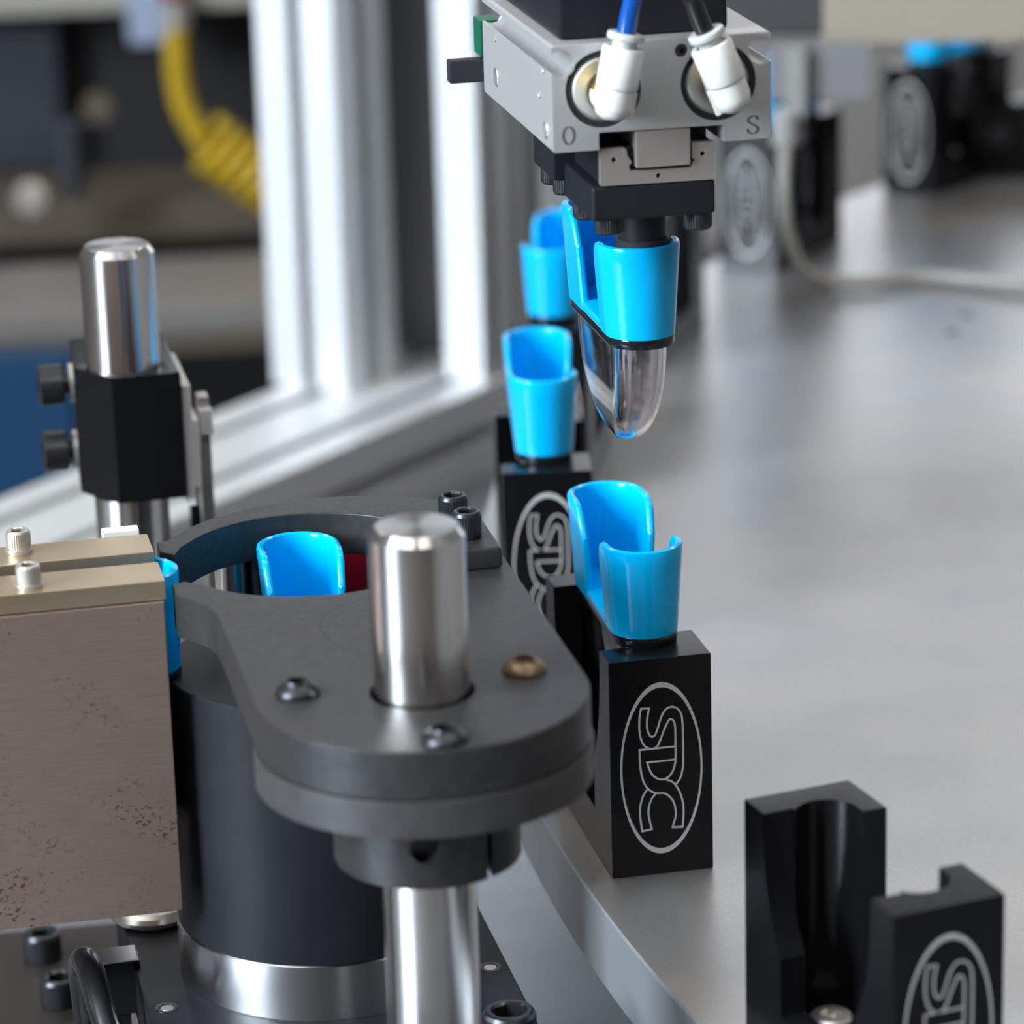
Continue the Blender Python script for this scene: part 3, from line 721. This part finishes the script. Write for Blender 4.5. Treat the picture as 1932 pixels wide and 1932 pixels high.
# ================================================================== ALUMINIUM FRAME
def tslot(w_, h_, slots_w, slots_h, sl=8.0, dp=7.0):
    """closed outline of an extrusion w x h, slots given by centre positions"""
    o = []
    def side(p0, dx, dy, nx, ny, cs):
        out = [p0]
        for c in cs:
            for t_, d_ in ((c - sl / 2, 0), (c - sl / 2, 2.0), (c - sl / 2 - 4, 2.0), (c - sl / 2 - 2, dp), (c + sl / 2 + 2, dp), (c + sl / 2 + 4, 2.0), (c + sl / 2, 2.0), (c + sl / 2, 0)):
                out.append((p0[0] + dx * t_ + nx * d_, p0[1] + dy * t_ + ny * d_))
        return out
    o += side((0, 0), 1, 0, 0, 1, slots_w); o += side((w_, 0), 0, 1, -1, 0, slots_h)
    o += side((w_, h_), -1, 0, 0, -1, [w_ - c for c in slots_w][::-1]); o += side((0, h_), 0, -1, 1, 0, [h_ - c for c in slots_h][::-1])
    return o
BA = 56.0
hb = thing('floor_beam', 'pale aluminium slotted beam lying diagonally across the deck behind the shafts', 'beam', (-95, 1363, DZ), BA)
mtx = Matrix(((0, 0, 1, 0), (1, 0, 0, 0), (0, 1, 0, 0), (0, 0, 0, 1)))
prism([tslot(80, 40, [20, 60], [20])], -700, 190, 0, mtx).obj('extrusion', profile_m, hb, 20)
up1 = thing('upright_extrusion', 'broad white-lit aluminium upright with a centre slot, left of two', 'upright', (-70, 1484, DZ + 40), -32, 'aluminium uprights')
prism([tslot(40, 40, [20], [20])], 0, 900).obj('extrusion', profile_m, up1, 20)
up1.children[0].location = (-.040, 0, 0)
up2 = thing('upright_extrusion', 'narrow white-lit aluminium upright nearest the gripper, right of two', 'upright', (-12, 1496, DZ + 40), -32, 'aluminium uprights')
prism([tslot(20, 40, [], [10, 30])], 0, 900).obj('extrusion', profile_m, up2, 20)
up2.children[0].location = (-.0185, 0, 0)
gpn = thing('guard_panel', 'grey guard panel between the two aluminium uprights', 'panel', (-44, 1556, DZ + 40), -8)
B().box(-34, 60, 0, 5, 0, 900).obj('sheet', M('guard_grey', (0.20, 0.20, 0.205), .5, .5), gpn)

# ================================================================== BACKGROUND MACHINE, LEFT
cab = thing('machine_cabinet', 'dark blurred machine cabinet in the left background', 'machine', (-420, 2320, ZA), 4)
B().box(-400, 420, 0, 300, 0, 1400, 4).obj('housing', dark_paint, cab)
B().box(-60, 130, -30, 0, 760, 860, 3).obj('slate_door', slate_paint, cab)
B().box(-60, 320, -60, 0, 868, 930, 3).obj('beige_rail', beige_m, cab)
B().box(178, 215, -80, -60, 850, 885, 2).obj('pale_box', M('pale_blue_plastic', (0.30, 0.36, 0.48), 0, .5), cab)
us = thing('steel_ledge', 'brown steel ledge crossing the dark cabinet, upper of two', 'ledge', (-250, 2170, -160), 6)
B().box(-260, 200, 0, 100, 0, 26, 2).obj('bar', brown_steel, us); B().box(-240, -220, 20, 90, -740, 0, 2).obj('post', dark_paint, us)
ls = thing('steel_ledge', 'wide worn grey ledge crossing the dark cabinet, lower of two', 'ledge', (-240, 1930, -172), 6)
B().box(-260, 160, 0, 120, 12, 30, 2).obj('top', grey_steel, ls); B().box(-260, 160, 2, 118, 0, 12, 2).obj('apron', brown_steel, ls)
B().box(-240, -220, 20, 90, -728, 0, 2).obj('post', dark_paint, ls)
bpn = thing('blue_cabinet', 'deep blue cabinet panel at the left edge behind the rear shaft', 'cabinet', (-300, 1860, ZA), 2)
B().box(-90, 63, 0, 12, 300, 752, 3).obj('sheet', blue_panel_m, bpn); B().box(-90, 60, 12, 60, 0, 690, 3).obj('frame', dark_paint, bpn)
# yellow coiled air hose
yh = thing('coiled_hose', 'yellow coiled air hose hanging in the dark left background', 'hose', (-190, 2100, -11))
def Q(x, z, y=0): return (x + 190, y, z)
B().tube(spline([Q(-192, -2), Q(-193, -26), Q(-190, -50), Q(-180, -72)], 8), 7.0, 14).obj('straight_end', yellow_m, yh)
coil = []
for i in range(8 * 22 + 1):
    t = i / (8 * 22.0); a = 2 * math.pi * 8 * t
    c = Vector(Q(-178 + 62 * t, -72 - 44 * t)); n = Vector((.58, 0, .81)); coil.append(c + n * 15 * math.cos(a) + Vector((0, 15 * math.sin(a), 0)))
B().tube(coil, 4.2, 10).obj('coil', yellow_m, yh)
B().tube(spline([coil[-1], Vector(Q(-128, -138)), Vector(Q(-146, -160)), Vector(Q(-150, -180))], 8), 5.5, 12).obj('tail', yellow_m, yh)
B().lathe([(0, 0), (8, 0), (8, 16), (6, 18), (0, 18)], 24, T(*Q(-192, -2))).obj('nut', stainless, yh)
B().lathe([(0, 0), (9, 0), (9, 14), (0, 14)], 24, T(*Q(-192, 16))).obj('red_knob', red_m, yh)
vb = thing('valve_knob', 'small blurred silver valve knob on the dark cabinet', 'knob', (-286, 2110, -116))
B().lathe([(0, 0), (10, 0), (11, 3), (11, 9), (8, 12), (0, 12)], 28, Matrix.Rotation(R(90), 4, 'X')).obj('knob_body', stainless, vb)
B().lathe([(0, -10), (5, -10), (5, 0), (0, 0)], 20, Matrix.Rotation(R(90), 4, 'X')).obj('stem', brass, vb)
vb2 = thing('filter_bowl', 'small blurred grey filter bowl under the dark cabinet', 'filter', (-262, 2120, -118))
B().lathe([(0, 0), (6, 1), (8, 6), (8, 34), (10, 36), (10, 46), (0, 46)], 28).obj('bowl', slate_paint, vb2)
vb3 = thing('pressure_gauge', 'faint greenish round gauge on the dark cabinet', 'gauge', (-252, 2200, -78))
B().lathe([(0, 0), (9, 0), (10, 2), (10, 10), (9, 12), (0, 12)], 32, Matrix.Rotation(R(90), 4, 'X')).obj('case', brown_steel, vb3)
B().lathe([(0, 12.2), (7, 12.2), (7, 12.0)], 32, Matrix.Rotation(R(90), 4, 'X')).obj('dial', brown_steel, vb3)

# ================================================================== BACKGROUND RIGHT
ob = thing('overhead_plate', 'blurred brushed plate spanning the top right corner over the nests', 'plate', (128, 1380, 97), -3)
B().box(0, 300, 0, 60, -1, 25, 1.5).obj('plate', warm_plate, ob)
B().box(-40, 0, 4, 56, 2, 25, 1.5).obj('dark_end', M('dark_grey_paint', (0.05, 0.05, 0.052), 0, .5), ob)
B().box(250, 290, 10, 50, -97, -1, 1).obj('post', grey_steel, ob)
hp = thing('hanging_plate', 'grey sensor plate hanging from the overhead plate beside the gripper', 'plate', (106, 1372, 76), -3)
B().box(0, 40, 0, 4, 0, 22, .5).obj('plate', M('mid_grey_paint', (0.22, 0.215, 0.225), .2, .5), hp)
B().box(6, 14, -6, 0, -6, 22, .8).obj('sensor_body', gland_m, hp)
B().lathe([(0, 0), (5.5, 0), (5.5, 12), (3, 14), (0, 14)], 28, T(6, -4, -16)).obj('gland', gland_m, hp)
hose('grey_cable', 'beige grey cable dropping beside the blurred nest and running right over the table',
     [(112, 1366, 62), (111, 1365, 50), (111, 1364, 36), (113, 1364, 22), (119, 1364, 9), (130, 1365, 4), (146, 1365, 3.4), (168, 1371, 3.4), (204, 1355, 3.4), (300, 1320, 3.4)], 2.5, cable_m, root=(130, 1365, 0))
rb = thing('black_bracket', 'blurred black arm reaching in from the right edge beside the farthest nest', 'bracket', (262, 1560, 0), -8)
B().box(-45, 60, 0, 20, 0, 40, 2, Matrix.Rotation(R(-14), 4, 'Y')).obj('arm', anod, rb)
B().lathe([(0, 0), (5, 0), (5, 4), (0, 4)], 24, T(-38, -1, 20) @ Matrix.Rotation(R(90), 4, 'X')).obj('bolt', screw_m, rb)
wp = thing('pale_post', 'pale blurred upright strip behind the farthest nest', 'post', (222, 1600, 0))
B().box(-5, 5, -5, 5, 0, 140, 1).obj('strip', profile_m, wp)

# ================================================================== LOWER LEFT BRACKET AND CABLE
lb = thing('screw_block', 'dark blurred block with two large cap screws at the bottom left corner', 'block', (-128, 880, DZ), 8)
B().box(-22, 24, -70, 34, 0, 47, 1).obj('block', M('brown_black_steel', (0.05, 0.042, 0.038), .6, .4), lb)
cap_screw(lb, -3, 14, 47, 10.5, 8); cap_screw(lb, 1, -16, 47, 10.5, 8)
hose('black_hose', 'glossy black cable bending down beside the base plate at lower left',
     [fw(-66, 112, -30), fw(-67, 104, -12), fw(-66, 92, -8), fw(-64, 78, -16), fw(-60, 62, -30), fw(-58, 45, -45), fw(-58, 30, -80), fw(-58, 25, -107)], 3.4, black_cable, root=fw(-60, 45, DZ))
kc = thing('cable_clip', 'small black square clip above the bent cable at lower left', 'clip', fw(-60, 108, DZ), ALPHA)
B().box(-7, 7, -5, 5, 84, 98, .6).obj('clip_body', black_cable, kc); B().box(-4, 4, -4, 4, 0, 84).obj('stem', oxide_dark, kc)
